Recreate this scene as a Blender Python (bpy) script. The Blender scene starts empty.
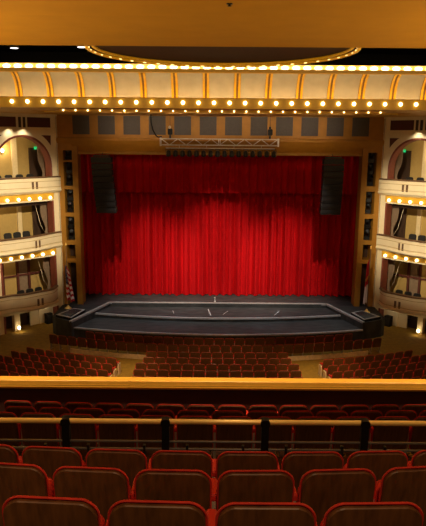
import bpy, math, random
from mathutils import Vector, Matrix
random.seed(7)
SC = bpy.context.scene
COL = SC.collection
PI = math.pi

# ------------------------------------------------------------------ camera
cam_data = bpy.data.cameras.new('camera')
cam = bpy.data.objects.new('camera', cam_data)
COL.objects.link(cam)
SC.camera = cam
cam_data.sensor_fit = 'HORIZONTAL'
cam_data.sensor_width = 36.0
cam_data.lens = 600.0 / 426.0 * 36.0
cam_data.clip_start = 0.1
cam_data.clip_end = 200
TILT = math.atan(125 / 600.0)
cam.matrix_world = (Matrix.Translation((-0.35, 0, 10.8)) @ Matrix.Rotation(PI / 2 - TILT, 4, 'X')
                    @ Matrix.Rotation(math.radians(0.45), 4, 'Z'))

# ------------------------------------------------------------------ world, exposure
world = bpy.data.worlds.new('house_ambient')
SC.world = world
world.use_nodes = True
world.node_tree.nodes['Background'].inputs[0].default_value = (1.0, 0.62, 0.30, 1)
world.node_tree.nodes['Background'].inputs[1].default_value = 0.035
SC.view_settings.view_transform = 'Standard'
SC.view_settings.look = 'None'
SC.view_settings.exposure = 0.0
SC.view_settings.gamma = 1.0
SC.view_settings.use_curve_mapping = False
SC.cycles.use_denoising = True
SC.cycles.sample_clamp_indirect = 4.0


def aim(o, target):
    d = Vector(target) - o.location
    o.rotation_euler = d.to_track_quat('-Z', 'Y').to_euler()


def spot(name, loc, target, power, deg, blend=0.6, color=(1, .72, .42), radius=0.15):
    l = bpy.data.lights.new(name, 'SPOT')
    l.energy = power
    l.spot_size = math.radians(deg)
    l.spot_blend = blend
    l.color = color
    l.shadow_soft_size = radius
    o = bpy.data.objects.new(name, l)
    COL.objects.link(o)
    o.location = loc
    aim(o, target)
    return o


def area(name, loc, target, power, sx, sy, color=(1, .72, .42)):
    l = bpy.data.lights.new(name, 'AREA')
    l.shape = 'RECTANGLE'
    l.size, l.size_y = sx, sy
    l.energy = power
    l.color = color
    o = bpy.data.objects.new(name, l)
    COL.objects.link(o)
    o.location = loc
    aim(o, target)
    return o


def point(name, loc, power, color=(1, .7, .35), radius=0.08):
    l = bpy.data.lights.new(name, 'POINT')
    l.energy = power
    l.color = color
    l.shadow_soft_size = radius
    o = bpy.data.objects.new(name, l)
    COL.objects.link(o)
    o.location = loc
    return o


WARM = (1.0, 0.66, 0.33)
# front-of-house spots on the curtain, hung behind the cornice
spot('curtain_spot', (0, 29.5, 12.9), (0, 36.8, 1.2), 4700, 46, 1.0, (1, .80, .62), 0.2)
for x in (-5.6, 5.6):
    spot('curtain_spot', (x, 29.5, 12.9), (x * .64, 36.8, 1.6), 4300, 37, 1.0, (1, .80, .62), 0.12)
# stage wash
for x in (-5, 0, 5):
    spot('stage_spot', (x, 29.4, 11.9), (x, 32.9, 0.8), 2200, 44, 1.0, (.84, .94, 1.0), 0.2)
# house downlights over the stalls (in the ceiling soffit)
for x in (-4.4, 4.4):
    spot('aisle_spot', (x, 19.5, 13.2), (x * 1.02, 25.8, 0.0), 7000, 20, 0.9, WARM, 0.2)
for x in (-8.5, 0, 8.5):
    spot('house_spot', (x * .8, 19.5, 13.2), (x * .86, 24.9, 0.3), 3600 if x == 0 else 2100, 40 if x == 0 else 30, 0.9, (1, .70, .40), 0.2)
# downlights over the balcony
for x in (-3.0, 0, 3.0):
    spot('balcony_spot', (x, -0.6, 13.6), (x, 3.0, 8), 470, 44, 0.8, (1, .60, .30), 0.12)
for x in (-2.4, 0, 2.4):
    spot('rail_fill', (x, 5.5, 13.1), (x, 5.6, 6), 260, 40, 1.0, (1, .72, .40), 0.12)  # added fill aimed at the brass rail, no fixture of its own
for x in (-5, 0, 5):
    spot('parapet_spot', (x, 10.0, 13.1), (x, 11.3, 6), 2700, 50, 0.8, WARM, 0.12)
# fill lights added in mid-air, without fixtures, to brighten the ceiling soffit
for sx in (-1, 1):
    area('soffit_fill', (sx * 9.5, 12.0, 8.0), (sx * 9.0, 12.0, 13.3), 850, 9, 0.6, (1, .62, .22))
# the lower lip lamps throw their light onto the header
lamps = area('lip_lamps', (0, 28.3, 11.93), (0, 34.6, 11.45), 50, 13, 0.08, (1, .72, .42))
lamps.data.spread = math.radians(34)
# washes on the cornice from the house side and on the box towers
area('cornice_wash', (0, 19.0, 12.95), (0, 26.0, 12.9), 150, 20, 0.25, (1, .72, .40))
for sx in (-1, 1):
    for t in (2.06, 2.86):
        spot('frieze_downlight', (sx * (9.25 + .70711 * t - .70711 * .30), 34.6 - .70711 * t - .70711 * .30, 11.26), (sx * (9.25 + .70711 * t), 34.6 - .70711 * t, 10.2), 30, 120, 0.9, (1, .84, .56), 0.04)
    spot('tower_fill', (sx * 3.5, 21.0, 11.9), (sx * 11.4, 32.4, 6.5), 10500, 35, 0.8, (1, .80, .50), 0.2)  # added fill for the tower fronts, hangs free with no fixture

# ------------------------------------------------------------------ materials
MATS = {}


def mat(name, color, rough=0.6, metal=0.0, noise=0.12, scale=8.0, stretch=(1, 1, 1), bump=0.0, emit=None, estr=0.0, sheen=0.0, coat=0.0, spec=0.5):
    if name in MATS:
        return MATS[name]
    m = bpy.data.materials.new(name)
    m.use_nodes = True
    nt = m.node_tree
    b = nt.nodes['Principled BSDF']
    b.inputs['Roughness'].default_value = rough
    b.inputs['Metallic'].default_value = metal
    b.inputs['Specular IOR Level'].default_value = spec
    if sheen:
        b.inputs['Sheen Weight'].default_value = sheen
        b.inputs['Sheen Tint'].default_value = (min(1, color[0] * 2), color[1] * 2, color[2] * 2, 1)
    if coat:
        b.inputs['Coat Weight'].default_value = coat
    tc = nt.nodes.new('ShaderNodeTexCoord')
    mp = nt.nodes.new('ShaderNodeMapping')
    mp.inputs['Scale'].default_value = stretch
    nz = nt.nodes.new('ShaderNodeTexNoise')
    nz.inputs['Scale'].default_value = scale
    nz.inputs['Detail'].default_value = 3
    rp = nt.nodes.new('ShaderNodeValToRGB')
    rp.color_ramp.elements[0].position = 0.3
    rp.color_ramp.elements[1].position = 0.7
    rp.color_ramp.elements[0].color = tuple(c * (1 - noise) for c in color) + (1,)
    rp.color_ramp.elements[1].color = tuple(min(1, c * (1 + noise)) for c in color) + (1,)
    nt.links.new(tc.outputs['Object'], mp.inputs[0])
    nt.links.new(mp.outputs[0], nz.inputs['Vector'])
    nt.links.new(nz.outputs['Fac'], rp.inputs[0])
    nt.links.new(rp.outputs[0], b.inputs['Base Color'])
    if bump:
        bp = nt.nodes.new('ShaderNodeBump')
        bp.inputs['Strength'].default_value = bump
        bp.inputs['Distance'].default_value = 0.02
        nt.links.new(nz.outputs['Fac'], bp.inputs['Height'])
        nt.links.new(bp.outputs[0], b.inputs['Normal'])
    if emit:
        b.inputs['Emission Color'].default_value = emit + (1,)
        b.inputs['Emission Strength'].default_value = estr
    MATS[name] = m
    return m


M_SOFFIT = mat('gold_ochre_plaster', (0.56, 0.29, 0.014), 0.75, noise=0.05, scale=1.2)
M_GOLD = mat('gold_paint', (0.62, 0.35, 0.03), 0.45, noise=0.06)
M_GOLDRIB = mat('bright_gold_leaf', (0.80, 0.46, 0.010), 0.35, noise=0.08)
M_DARKGOLD = mat('bronze_paint', (0.20, 0.10, 0.02), 0.5)
M_COVE = mat('cove_plaster', (0.47, 0.455, 0.41), 0.8, noise=0.07, scale=2.5)
M_CREAM = mat('cream_plaster', (0.78, 0.68, 0.48), 0.7, noise=0.04, scale=3)
M_CREAMLIT = mat('cream_kerb_paint', (0.75, 0.60, 0.38), 0.7)
M_WALLGOLD = mat('mustard_wall', (0.42, 0.29, 0.095), 0.8, noise=0.05)
M_WALLPALE = mat('pale_gold_wall', (0.68, 0.55, 0.32), 0.8, noise=0.05)
M_OXBLOOD = mat('oxblood_paint', (0.085, 0.018, 0.012), 0.6)
M_REVEAL = mat('russet_paint', (0.20, 0.045, 0.025), 0.6)
M_BROWN = mat('dark_brown_wood', (0.045, 0.022, 0.012), 0.5, noise=0.3, scale=6, stretch=(1, 1, .15))
M_RAILWOOD = mat('walnut_rail', (0.13, 0.07, 0.035), 0.4, noise=0.2)
M_PROS = mat('amber_brown_paint', (0.36, 0.165, 0.012), 0.6, noise=0.08, scale=3)
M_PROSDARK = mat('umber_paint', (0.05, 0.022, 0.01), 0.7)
M_SCREEN = mat('slate_grille_cloth', (0.085, 0.078, 0.080), 0.9, noise=0.15, scale=30)
M_BLACK = mat('black_paint', (0.006, 0.006, 0.006), 0.6, spec=0.2)
M_BLACKMETAL = mat('black_metal', (0.02, 0.02, 0.022), 0.4, metal=0.3)
M_CABINET = mat('charcoal_cabinet', (0.022, 0.022, 0.024), 0.7)
M_TROUGHGLOW = mat('amber_trough_glow', (1, .6, .2), 0.4, emit=(1.0, 0.52, 0.10), estr=0.9)  # emission imitating the bulbs' glow on the trough backing
M_ALU = mat('aluminium', (0.62, 0.56, 0.52), 0.4, metal=0.1)
M_GREYBAR = mat('grey_steel', (0.16, 0.16, 0.155), 0.4, metal=0.4)
M_BRASS = mat('polished_brass', (0.92, 0.64, 0.18), 0.3, metal=0.2, noise=0.05)
M_CAP = mat('gilt_ledge', (0.80, 0.47, 0.06), 0.45, noise=0.05)
M_STAGE = mat('stage_floor_paint', (0.046, 0.047, 0.046), 0.6, spec=0.15, noise=0.35, scale=1.6, stretch=(1, 2.5, 1))
M_STAGETRIM = mat('pale_stage_edge', (0.36, 0.35, 0.33), 0.5, noise=0.15)  # pale grey for the stage edge strips and platform frames
M_TAPE = mat('white_tape', (0.55, 0.55, 0.55), 0.6)
M_CARPET = mat('olive_gold_carpet', (0.24, 0.145, 0.014), 0.95, noise=0.18, scale=5)
M_BALCARPET = mat('wine_carpet', (0.035, 0.012, 0.01), 0.95, noise=0.3, scale=10)
M_DARKWALL = mat('maroon_wall', (0.05, 0.012, 0.010), 0.8)
M_VELVET = mat('red_velvet', (0.52, 0.019, 0.007), 0.7, noise=0.18, scale=14, sheen=0.1)
M_PANEL = mat('seat_back_wood', (0.115, 0.046, 0.013), 0.45, noise=0.35, scale=9, stretch=(3.0, 3.0, .35), spec=0.4)
M_STANDARD = mat('seat_standard_metal', (0.42, 0.36, 0.28), 0.5)
M_CURTAIN = mat('crimson_curtain', (0.62, 0.004, 0.008), 0.85, noise=0.10, scale=3, stretch=(6, 1, .2), sheen=0.2, spec=0.2)
M_DRAPE = mat('taupe_drape', (0.22, 0.155, 0.105), 0.9)
M_CORD = mat('pale_cord', (0.6, 0.5, 0.36), 0.7)
M_BULB = mat('warm_bulb_glass', (1, .9, .7), 0.3, emit=(1.0, 0.80, 0.42), estr=7.0)
M_TUBE = mat('warm_lamp_tube', (1, .9, .7), 0.3, emit=(1.0, 0.78, 0.36), estr=7.0)
M_STRIP = mat('amber_cove_strip', (1, .9, .7), 0.3, emit=(1.0, 0.70, 0.30), estr=9.0)
M_DIM = mat('dim_ring_lamp', (1, .8, .5), 0.3, emit=(1.0, 0.7, 0.25), estr=2.0)
M_COOL = mat('white_downlight', (1, 1, 1), 0.3, emit=(1.0, 0.95, 0.88), estr=4.0)
M_GREEN = mat('exit_sign_green', (0.0, 0.5, 0.2), 0.4, emit=(0.01, 0.75, 0.22), estr=0.7)
M_WHITE = mat('white_plastic', (0.8, 0.8, 0.78), 0.4)
M_LENS = mat('lamp_lens', (0.12, 0.13, 0.16), 0.1, spec=0.8)
M_WOODPALE = mat('honey_wood', (0.50, 0.26, 0.06), 0.4)


def flag_stripes():
    m = bpy.data.materials.new('striped_flag_cloth')
    m.use_nodes = True
    nt = m.node_tree
    b = nt.nodes['Principled BSDF']
    b.inputs['Roughness'].default_value = 0.8
    uv = nt.nodes.new('ShaderNodeUVMap')
    sep = nt.nodes.new('ShaderNodeSeparateXYZ')
    nt.links.new(uv.outputs[0], sep.inputs[0])

    def mth(op, a, bb):
        n = nt.nodes.new('ShaderNodeMath')
        n.operation = op
        for i, v in enumerate((a, bb)):
            if isinstance(v, (int, float)):
                n.inputs[i].default_value = v
            else:
                nt.links.new(v, n.inputs[i])
        return n.outputs[0]
    st = mth('LESS_THAN', mth('FRACT', mth('MULTIPLY', sep.outputs['Y'], 6.5), 0), 0.5)
    mix = nt.nodes.new('ShaderNodeMix')
    mix.data_type = 'RGBA'
    nt.links.new(st, mix.inputs[0])
    mix.inputs[6].default_value = (0.75, 0.72, 0.68, 1)
    mix.inputs[7].default_value = (0.50, 0.02, 0.03, 1)
    can = mth('MULTIPLY', mth('LESS_THAN', sep.outputs['X'], 0.40), mth('GREATER_THAN', sep.outputs['Y'], 0.46))
    mix2 = nt.nodes.new('ShaderNodeMix')
    mix2.data_type = 'RGBA'
    nt.links.new(can, mix2.inputs[0])
    nt.links.new(mix.outputs[2], mix2.inputs[6])
    vor = nt.nodes.new('ShaderNodeTexVoronoi')
    vor.inputs['Scale'].default_value = 16
    nt.links.new(uv.outputs[0], vor.inputs['Vector'])
    star = mth('LESS_THAN', vor.outputs['Distance'], 0.22)
    mix3 = nt.nodes.new('ShaderNodeMix')
    mix3.data_type = 'RGBA'
    nt.links.new(star, mix3.inputs[0])
    mix3.inputs[6].default_value = (0.015, 0.02, 0.09, 1)
    mix3.inputs[7].default_value = (0.7, 0.7, 0.72, 1)
    nt.links.new(mix3.outputs[2], mix2.inputs[7])
    nt.links.new(mix2.outputs[2], b.inputs['Base Color'])
    return m


def flag_bicolour():
    m = bpy.data.materials.new('red_and_white_flag_cloth')
    m.use_nodes = True
    nt = m.node_tree
    b = nt.nodes['Principled BSDF']
    b.inputs['Roughness'].default_value = 0.8
    uv = nt.nodes.new('ShaderNodeUVMap')
    sep = nt.nodes.new('ShaderNodeSeparateXYZ')
    nt.links.new(uv.outputs[0], sep.inputs[0])
    rp = nt.nodes.new('ShaderNodeValToRGB')
    rp.color_ramp.interpolation = 'CONSTANT'
    e = rp.color_ramp.elements
    e[0].position, e[0].color = 0.0, (0.78, 0.74, 0.68, 1)
    e[1].position, e[1].color = 0.42, (0.55, 0.02, 0.02, 1)
    n1 = e.new(0.55)
    n1.color = (0.72, 0.36, 0.05, 1)
    n2 = e.new(0.62)
    n2.color = (0.55, 0.02, 0.02, 1)
    nt.links.new(sep.outputs['Y'], rp.inputs[0])
    nt.links.new(rp.outputs[0], b.inputs['Base Color'])
    return m


# ------------------------------------------------------------------ mesh builder
class MB:
    def __init__(self):
        self.v, self.f, self.sm, self.uv = [], [], [], {}

    def quad_box(self, c8, smooth=False):
        b = len(self.v)
        self.v += c8
        for q in ((0, 3, 2, 1), (4, 5, 6, 7), (0, 1, 5, 4), (1, 2, 6, 5), (2, 3, 7, 6), (3, 0, 4, 7)):
            self.f.append(tuple(b + i for i in q))
            self.sm.append(smooth)
        return self

    def box(self, x0, x1, y0, y1, z0, z1):
        return self.quad_box([(x0, y0, z0), (x1, y0, z0), (x1, y1, z0), (x0, y1, z0),
                              (x0, y0, z1), (x1, y0, z1), (x1, y1, z1), (x0, y1, z1)])

    def loft(self, rings, closed=True, caps=True, smooth=True):
        """rings: lists of points of equal length."""
        b = len(self.v)
        n = len(rings[0])
        for r in rings:
            self.v += [tuple(p) for p in r]
        for i in range(len(rings) - 1):
            for j in range(n if closed else n - 1):
                k = (j + 1) % n
                self.f.append((b + i * n + j, b + i * n + k, b + (i + 1) * n + k, b + (i + 1) * n + j))
                self.sm.append(smooth)
        if caps and closed:
            self.f.append(tuple(b + j for j in reversed(range(n))))
            self.f.append(tuple(b + (len(rings) - 1) * n + j for j in range(n)))
            self.sm += [False, False]
        return self

    def tube(self, pts, r, seg=8, caps=True):
        pts = [Vector(p) for p in pts]
        rings = []
        for i, p in enumerate(pts):
            d = (pts[min(i + 1, len(pts) - 1)] - pts[max(i - 1, 0)]).normalized()
            up = Vector((0, 0, 1)) if abs(d.z) < 0.9 else Vector((0, 1, 0))
            a = d.cross(up).normalized()
            c = a.cross(d).normalized()
            rr = r[i] if isinstance(r, (list, tuple)) else r
            rings.append([p + a * (math.cos(t * 2 * PI / seg) * rr) + c * (math.sin(t * 2 * PI / seg) * rr) for t in range(seg)])
        return self.loft(rings, True, caps, True)

    def lathe(self, prof, c=(0, 0, 0), seg=12, axis='z', caps=True):
        rings = []
        for (r, h) in prof:
            ring = []
            for t in range(seg):
                a = t * 2 * PI / seg
                p = (math.cos(a) * r, math.sin(a) * r, h)
                if axis == 'y':
                    p = (p[0], p[2], -p[1])
                elif axis == 'x':
                    p = (p[2], p[1], -p[0])
                ring.append((p[0] + c[0], p[1] + c[1], p[2] + c[2]))
            rings.append(ring)
        return self.loft(rings, True, caps, True)

    def ball(self, c, r, sx=1, sy=1, sz=1, seg=10, rin=6):
        rings = []
        for i in range(rin + 1):
            a = -PI / 2 + PI * (i + 0.02 * (i == 0) - 0.02 * (i == rin)) / rin
            rings.append([(c[0] + math.cos(a) * math.cos(t * 2 * PI / seg) * r * sx,
                           c[1] + math.cos(a) * math.sin(t * 2 * PI / seg) * r * sy,
                           c[2] + math.sin(a) * r * sz) for t in range(seg)])
        return self.loft(rings, True, True, True)

    def prism(self, poly, a0, a1, fn, smooth=False):
        """poly of (u, w); fn(u, w, a) -> point; a0 / a1 the two depths."""
        return self.loft([[fn(u, w, a0) for u, w in poly], [fn(u, w, a1) for u, w in poly]], True, True, smooth)

    def sweep(self, path, prof, caps=True, smooth=False):
        """path: list of (frame_fn) mapping prof (a, b) -> point."""
        return self.loft([[fr(a, b) for a, b in prof] for fr in path], True, caps, smooth)

    def grid(self, nu, nv, fn, smooth=True, uv=False):
        b = len(self.v)
        for i in range(nu + 1):
            for j in range(nv + 1):
                self.v.append(tuple(fn(i / nu, j / nv)))
                if uv:
                    self.uv[len(self.v) - 1] = (i / nu, j / nv)
        for i in range(nu):
            for j in range(nv):
                a = b + i * (nv + 1) + j
                self.f.append((a, a + nv + 1, a + nv + 2, a + 1))
                self.sm.append(smooth)
        return self

    def mesh(self, name, material, flip=False):
        me = bpy.data.meshes.new(name)
        vs = [(x, -y, z) for (x, y, z) in self.v] if flip else self.v
        fs = [tuple(reversed(f)) for f in self.f] if flip else self.f
        me.from_pydata([tuple(p) for p in vs], [], fs)
        for p, s in zip(me.polygons, self.sm):
            p.use_smooth = s
        if self.uv:
            l = me.uv_layers.new(name='UVMap')
            for lp in me.loops:
                l.data[lp.index].uv = self.uv.get(lp.vertex_index, (0, 0))
        me.materials.append(material)
        me.validate()
        import bmesh
        bm = bmesh.new()
        bm.from_mesh(me)
        bmesh.ops.recalc_face_normals(bm, faces=bm.faces)
        bm.to_mesh(me)
        bm.free()
        return me

    def build(self, name, material, parent=None, loc=(0, 0, 0), rot=(0, 0, 0), flip=False):
        o = bpy.data.objects.new(name, self.mesh(name, material, flip))
        COL.objects.link(o)
        o.location = loc
        o.rotation_euler = rot
        if parent:
            o.parent = parent
        return o


def tag(o, label=None, cat=None, group=None, kind=None):
    if label:
        o['label'] = label
    if cat:
        o['category'] = cat
    if group:
        o['group'] = group
    if kind:
        o['kind'] = kind
    return o


def empty(name, loc=(0, 0, 0), rz=0.0):
    o = bpy.data.objects.new(name, None)
    o.empty_display_size = 0.1
    COL.objects.link(o)
    o.location = loc
    o.rotation_euler = (0, 0, rz)
    return o


KIDS = {}


def child_list(o):
    return KIDS.setdefault(o.name, list(o.children))


def copy_tree(o, parent=None):
    c = o.copy()
    COL.objects.link(c)
    if parent:
        c.parent = parent
    for ch in child_list(o):
        copy_tree(ch, c)
    return c


def rrect(w, h, r, n=4, rb=None):
    """rounded rectangle outline (u, w) centred in u, from 0 to h."""
    rb = r if rb is None else rb
    out = []
    for (cx, cy, a0, rr) in ((w / 2 - rb, rb, -90, rb), (w / 2 - r, h - r, 0, r), (-w / 2 + r, h - r, 90, r), (-w / 2 + rb, rb, 180, rb)):
        for i in range(n + 1):
            a = math.radians(a0 + 90 * i / n)
            out.append((cx + math.cos(a) * rr, cy + math.sin(a) * rr))
    return out


ORD = ['zeroth', 'first', 'second', 'third', 'fourth', 'fifth', 'sixth', 'seventh', 'eighth', 'ninth', 'tenth', 'eleventh', 'twelfth',
       'thirteenth', 'fourteenth', 'fifteenth', 'sixteenth', 'seventeenth', 'eighteenth']

# ================================================================== SETTING
# ---- floors
b = MB()
b.box(-18, 18, 11.6, 42, -0.2, 0.0)
tag(b.build('floor', M_CARPET), kind='structure')

prof = [(0.6, 8.57), (1.98, 8.57), (1.98, 8.24), (2.82, 8.24), (2.82, 7.92), (3.68, 7.92), (3.68, 7.55), (4.8, 7.55), (4.8, 7.15),
        (5.55, 7.15), (5.55, 6.37), (7.8, 6.37), (7.8, 5.97), (8.85, 5.97), (8.85, 5.55), (9.9, 5.55), (9.9, 5.2), (11.5, 5.2), (11.5, 4.9), (0.6, 6.2)]
b = MB()
b.prism(prof, -14, 14, lambda y, z, x: (x, y, z))
tag(b.build('floor_balcony', M_BALCARPET), kind='structure')

# ---- balcony parapet with gilt ledge
w = MB().box(-14, 14, 11.40, 11.54, 5.0, 5.82).build('wall_parapet', M_DARKWALL)
tag(w, kind='structure')
led = MB()
lp = [(11.34, 5.82), (11.33, 5.86), (11.34, 5.92), (11.345, 5.985), (11.36, 6.0), (11.54, 6.0), (11.57, 5.98), (11.58, 5.9), (11.58, 5.82)]
led.prism(lp, -14, 14, lambda y, z, x: (x, y, z))
led.build('ledge', M_CAP, w)
MB().box(-14, 14, 11.335, 11.345, 5.885, 5.9).build('ledge_groove', M_DARKGOLD, w)

# ---- ceiling soffit over the house
b = MB()
b.box(-18, 18, 2, 18.0, 13.35, 13.45)
b.box(-18, 18, 2, 13.15, 13.25, 13.40)
tag(b.build('ceiling_soffit', M_SOFFIT), kind='structure')
b = MB().box(-18, 18, 17.9, 40, 15.2, 15.4)
b.box(-18, 18, 33.4, 33.6, 13.6, 15.4)
tag(b.build('ceiling', M_BLACK), kind='structure')
# dome inside the ring
RC, RR = (-0.1, 20.2), 4.22
dome = MB()
dome.grid(48, 8, lambda u, v: (RC[0] + math.cos(u * 2 * PI) * RR * (1 - v * .98), RC[1] + math.sin(u * 2 * PI) * RR * (1 - v * .98), 13.62 + 0.9 * (1 - (1 - v) ** 2)))
dm = tag(dome.build('ceiling_dome', M_PROSDARK), kind='structure')
ring = empty('dome_ring', (RC[0], RC[1], 13.55))
tag(ring, 'circular gilt ceiling ring with small lamps above the cornice', 'ceiling ring')


def torus(R, r, z):
    m = MB()
    rings = [[((R + r * math.cos(t * 2 * PI / 8)) * math.cos(a * 2 * PI / 96), (R + r * math.cos(t * 2 * PI / 8)) * math.sin(a * 2 * PI / 96), z + r * math.sin(t * 2 * PI / 8))
              for t in range(8)] for a in range(97)]
    return m.loft(rings, True, False, True)


torus(RR + 0.06, 0.055, 0.0).build('outer_moulding', M_GOLDRIB, ring)
torus(RR - 0.12, 0.045, 0.06).build('inner_moulding', M_GOLDRIB, ring)
rb = MB().ball((0, 0, 0), 0.020, 4.0, 1, 1, 8, 4).mesh('ring_lamp', M_DIM)
for k in range(44):
    a = k * 2 * PI / 44 + .03
    if math.sin(a) > -0.35:
        o = bpy.data.objects.new('ring_lamp', rb)
        COL.objects.link(o)
        o.parent = ring
        o.location = ((RR - .03) * math.cos(a), (RR - .03) * math.sin(a), -0.03)
        o.rotation_euler = (0, 0, a + PI / 2)

# ---- cornice across the house (front face at y = 26)
cor = MB()
XW = 15
# concave quarter cove: bottom set back, top leaning towards the house
covep = []
for i in range(13):
    t = i / 12
    a = t * PI / 2
    covep.append((26.62 - 0.85 * (1 - math.cos(a)), 12.50 + 1.0 * math.sin(a)))
gold = MB()
gold.prism([(26.0, 12.05), (26.0, 12.46), (26.02, 12.49), (26.10, 12.49), (26.10, 12.30), (26.7, 12.30), (26.7, 12.05)], -XW, XW, lambda y, z, x: (x, y, z))
cornice = tag(gold.build('trim_1', M_GOLD, None, (0, 0, -.045)), kind='structure')
# soffit behind the cornice band
so = MB()
so.box(-XW, XW, 26.7, 29.2, 12.06, 12.2)
so.box(-XW, XW, 31.4, 37, 12.06, 12.2)
so.box(-XW, -9.0, 29.2, 31.4, 12.06, 12.2)
so.box(9.0, XW, 29.2, 31.4, 12.06, 12.2)
so.build('soffit', M_GOLD, cornice)
cv = MB()
outer = [(y + .15, z + .05) for y, z in reversed(covep)]
cv.prism(covep + outer, -XW, XW, lambda y, z, x: (x, y, z), True)
cv.build('cove_panel', M_COVE, cornice)
up = MB()
up.prism([(25.74, 13.45), (25.66, 13.47), (25.64, 13.60), (25.70, 13.615), (25.80, 13.60), (26.05, 13.60), (26.05, 13.83), (26.2, 13.85), (26.2, 13.5)], -XW, XW, lambda y, z, x: (x, y, z))
up.build('upper_moulding', M_GOLD, cornice)
MB().box(-XW, XW, 26.2, 26.3, 12.34, 12.40).build('cove_strip', M_STRIP, cornice)
# ribs on the cove
for k in range(-10, 11):
    xr = -0.71 + 1.33 * k
    rm = MB()
    for dx in (-0.09, 0.09):
        rm.prism([(y - 0.05, z - 0.02) for y, z in covep] + [(y + .06, z + .02) for y, z in reversed(covep)], xr + dx - 0.045, xr + dx + 0.045, lambda y, z, x: (x, y, z), False)
    rib_ = rm.build('rib', M_GOLDRIB, cornice)
    rm = MB()
    rm.prism([(y - 0.015, z - 0.01) for y, z in covep] + [(y + .06, z + .02) for y, z in reversed(covep)], xr - 0.14, xr + 0.14, lambda y, z, x: (x, y, z), False)
    rm.build('rib_core', M_DARKGOLD, rib_)
# lamps of the upper trough, the band and the lower lip
MB().box(-XW, XW, 25.93, 25.97, 13.60, 13.82).build('trough_glow', M_TROUGHGLOW, cornice)  # added glowing strip, stands for lamp glow between the trough bulbs
tl = MB().ball((0, 0, 0), 0.085, 1.9, .7, 1, 10, 6).mesh('trough_lamp', M_TUBE)
for k in range(-24, 25):
    o = bpy.data.objects.new('trough_lamp', tl)
    COL.objects.link(o)
    o.parent = cornice
    o.location = (0.46 * k - .2, 25.9, 13.70)
bl = MB().ball((0, 0, 0), 0.078, 1, .8, 1, 12, 8).mesh('light_bulb', M_BULB)
for k in range(-15, 17):
    o = bpy.data.objects.new('light_bulb', bl)
    COL.objects.link(o)
    o.parent = cornice
    o.location = (0.651 * k - .36, 25.95, 12.285)
lip = MB()
lip.prism([(27.9, 12.06), (27.9, 11.97), (28.0, 11.95), (28.1, 11.97), (28.1, 12.06)], -7.35, 7.35, lambda y, z, x: (x, y, z))
lip.build('lower_lip', M_GOLD, cornice)
sl = MB().ball((0, 0, 0), 0.032, 1, 1, 1, 10, 6).mesh('small_bulb', M_BULB)
for k in range(-13, 14):
    o = bpy.data.objects.new('small_bulb', sl)
    COL.objects.link(o)
    o.parent = cornice
    o.location = (0.55 * k, 27.86, 12.02)

# ---- proscenium wall
PY = 34.6
p = MB()
p.box(-9.3, 9.3, PY, PY + .5, 10.78, 12.06)                      # panelled header
p.prism([(PY, 10.78), (PY - .10, 10.72), (PY - .12, 10.62), (PY + .02, 10.35), (PY + .10, 10.25), (PY + .6, 10.25), (PY + .6, 10.78)], -9.25, 9.25, lambda y, z, x: (x, y, z))
pros = tag(p.build('wall_proscenium', M_PROS), kind='structure')
b = MB()
b.prism([(PY + .10, 10.26), (PY + .22, 10.05), (PY + .16, 9.98), (PY + .16, 9.84), (PY + .6, 9.84), (PY + .6, 10.26)], -8.2, 8.2, lambda y, z, x: (x, y, z))
b.build('arch_lip', M_PROS, pros)
for k in range(-6, 6):
    xk = .03 + 1.43 * (k + .5)
    MB().box(xk - .475, xk + .475, PY - .015, PY + .03, 10.95, 11.98).build('grille_panel', M_SCREEN, pros)
for sx in (-1, 1):
    q = MB()

    def bx(x0, x1, y0, y1, z0, z1):
        q.box(min(sx * x0, sx * x1), max(sx * x0, sx * x1), y0, y1, z0, z1)
    bx(8.10, 8.42, PY, PY + .8, 1.0, 10.3)                        # inner stile
    bx(8.92, 9.30, PY, PY + .8, 0.9, 10.8)                        # outer stile
    rails = [(10.05, 10.78), (9.40, 9.50), (7.85, 8.05), (6.28, 6.50), (4.62, 4.88), (3.55, 3.80)]
    if sx > 0:
        rails = [(10.05, 10.78), (7.85, 8.15), (6.28, 6.55), (4.75, 5.0), (3.65, 3.85)]
    for z0, z1 in rails:
        bx(8.42, 8.92, PY, PY + .8, z0, z1)
    q.build('pilaster', M_PROS, pros)
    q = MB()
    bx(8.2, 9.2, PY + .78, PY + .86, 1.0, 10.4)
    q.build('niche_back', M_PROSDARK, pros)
    q = MB()
    bx(8.40, 8.94, PY - .05, PY + .1, 3.62, 3.70)
    q.build('niche_ledge', M_PROS, pros)
    q = MB()
    bx(9.22, 9.34, PY - .06, PY + .1, 0.9, 12.06)
    q.build('edge_strip', M_OXBLOOD, pros)
# dark stage house behind the curtain line
b = MB().box(-9.7, 9.7, 38.6, 38.7, 1.0, 12)
tag(b.build('wall_stage', M_BLACK), kind='structure')

# ---- stage
st = MB()
st.prism([(-9.3, 32.2), (-9.05, 31.9), (-8.1, 31.2), (-8.0, 31.1), (-6.55, 34.96), (6.5, 34.98), (7.85, 31.35), (9.05, 32.0), (9.3, 32.3), (9.3, 38.7), (-9.3, 38.7)],
         0.0, 1.0, lambda x, y, z: (x, y, z))
stage = tag(st.build('floor_stage', M_STAGE), kind='structure')


def curve_front(y0, a, x0, x1, n=28):
    return [(x0 + (x1 - x0) * i / n, y0 + a * (x0 + (x1 - x0) * i / n) ** 2) for i in range(n + 1)]


mid = curve_front(32.55, .016, -7.15, 7.05)
m = MB()
m.prism(mid + [(6.55, 34.9), (-6.55, 34.9)], 0.0, 0.8, lambda x, y, z: (x, y, z))
m.build('middle_platform', M_STAGE, stage)
low = curve_front(30.3, .0165, -8.03, 7.86)
m = MB()
m.prism(low + [(7.2, 33.2), (-7.1, 33.2)], 0.0, 0.6, lambda x, y, z: (x, y, z))
m.build('lower_platform', M_STAGE, stage)


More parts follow.
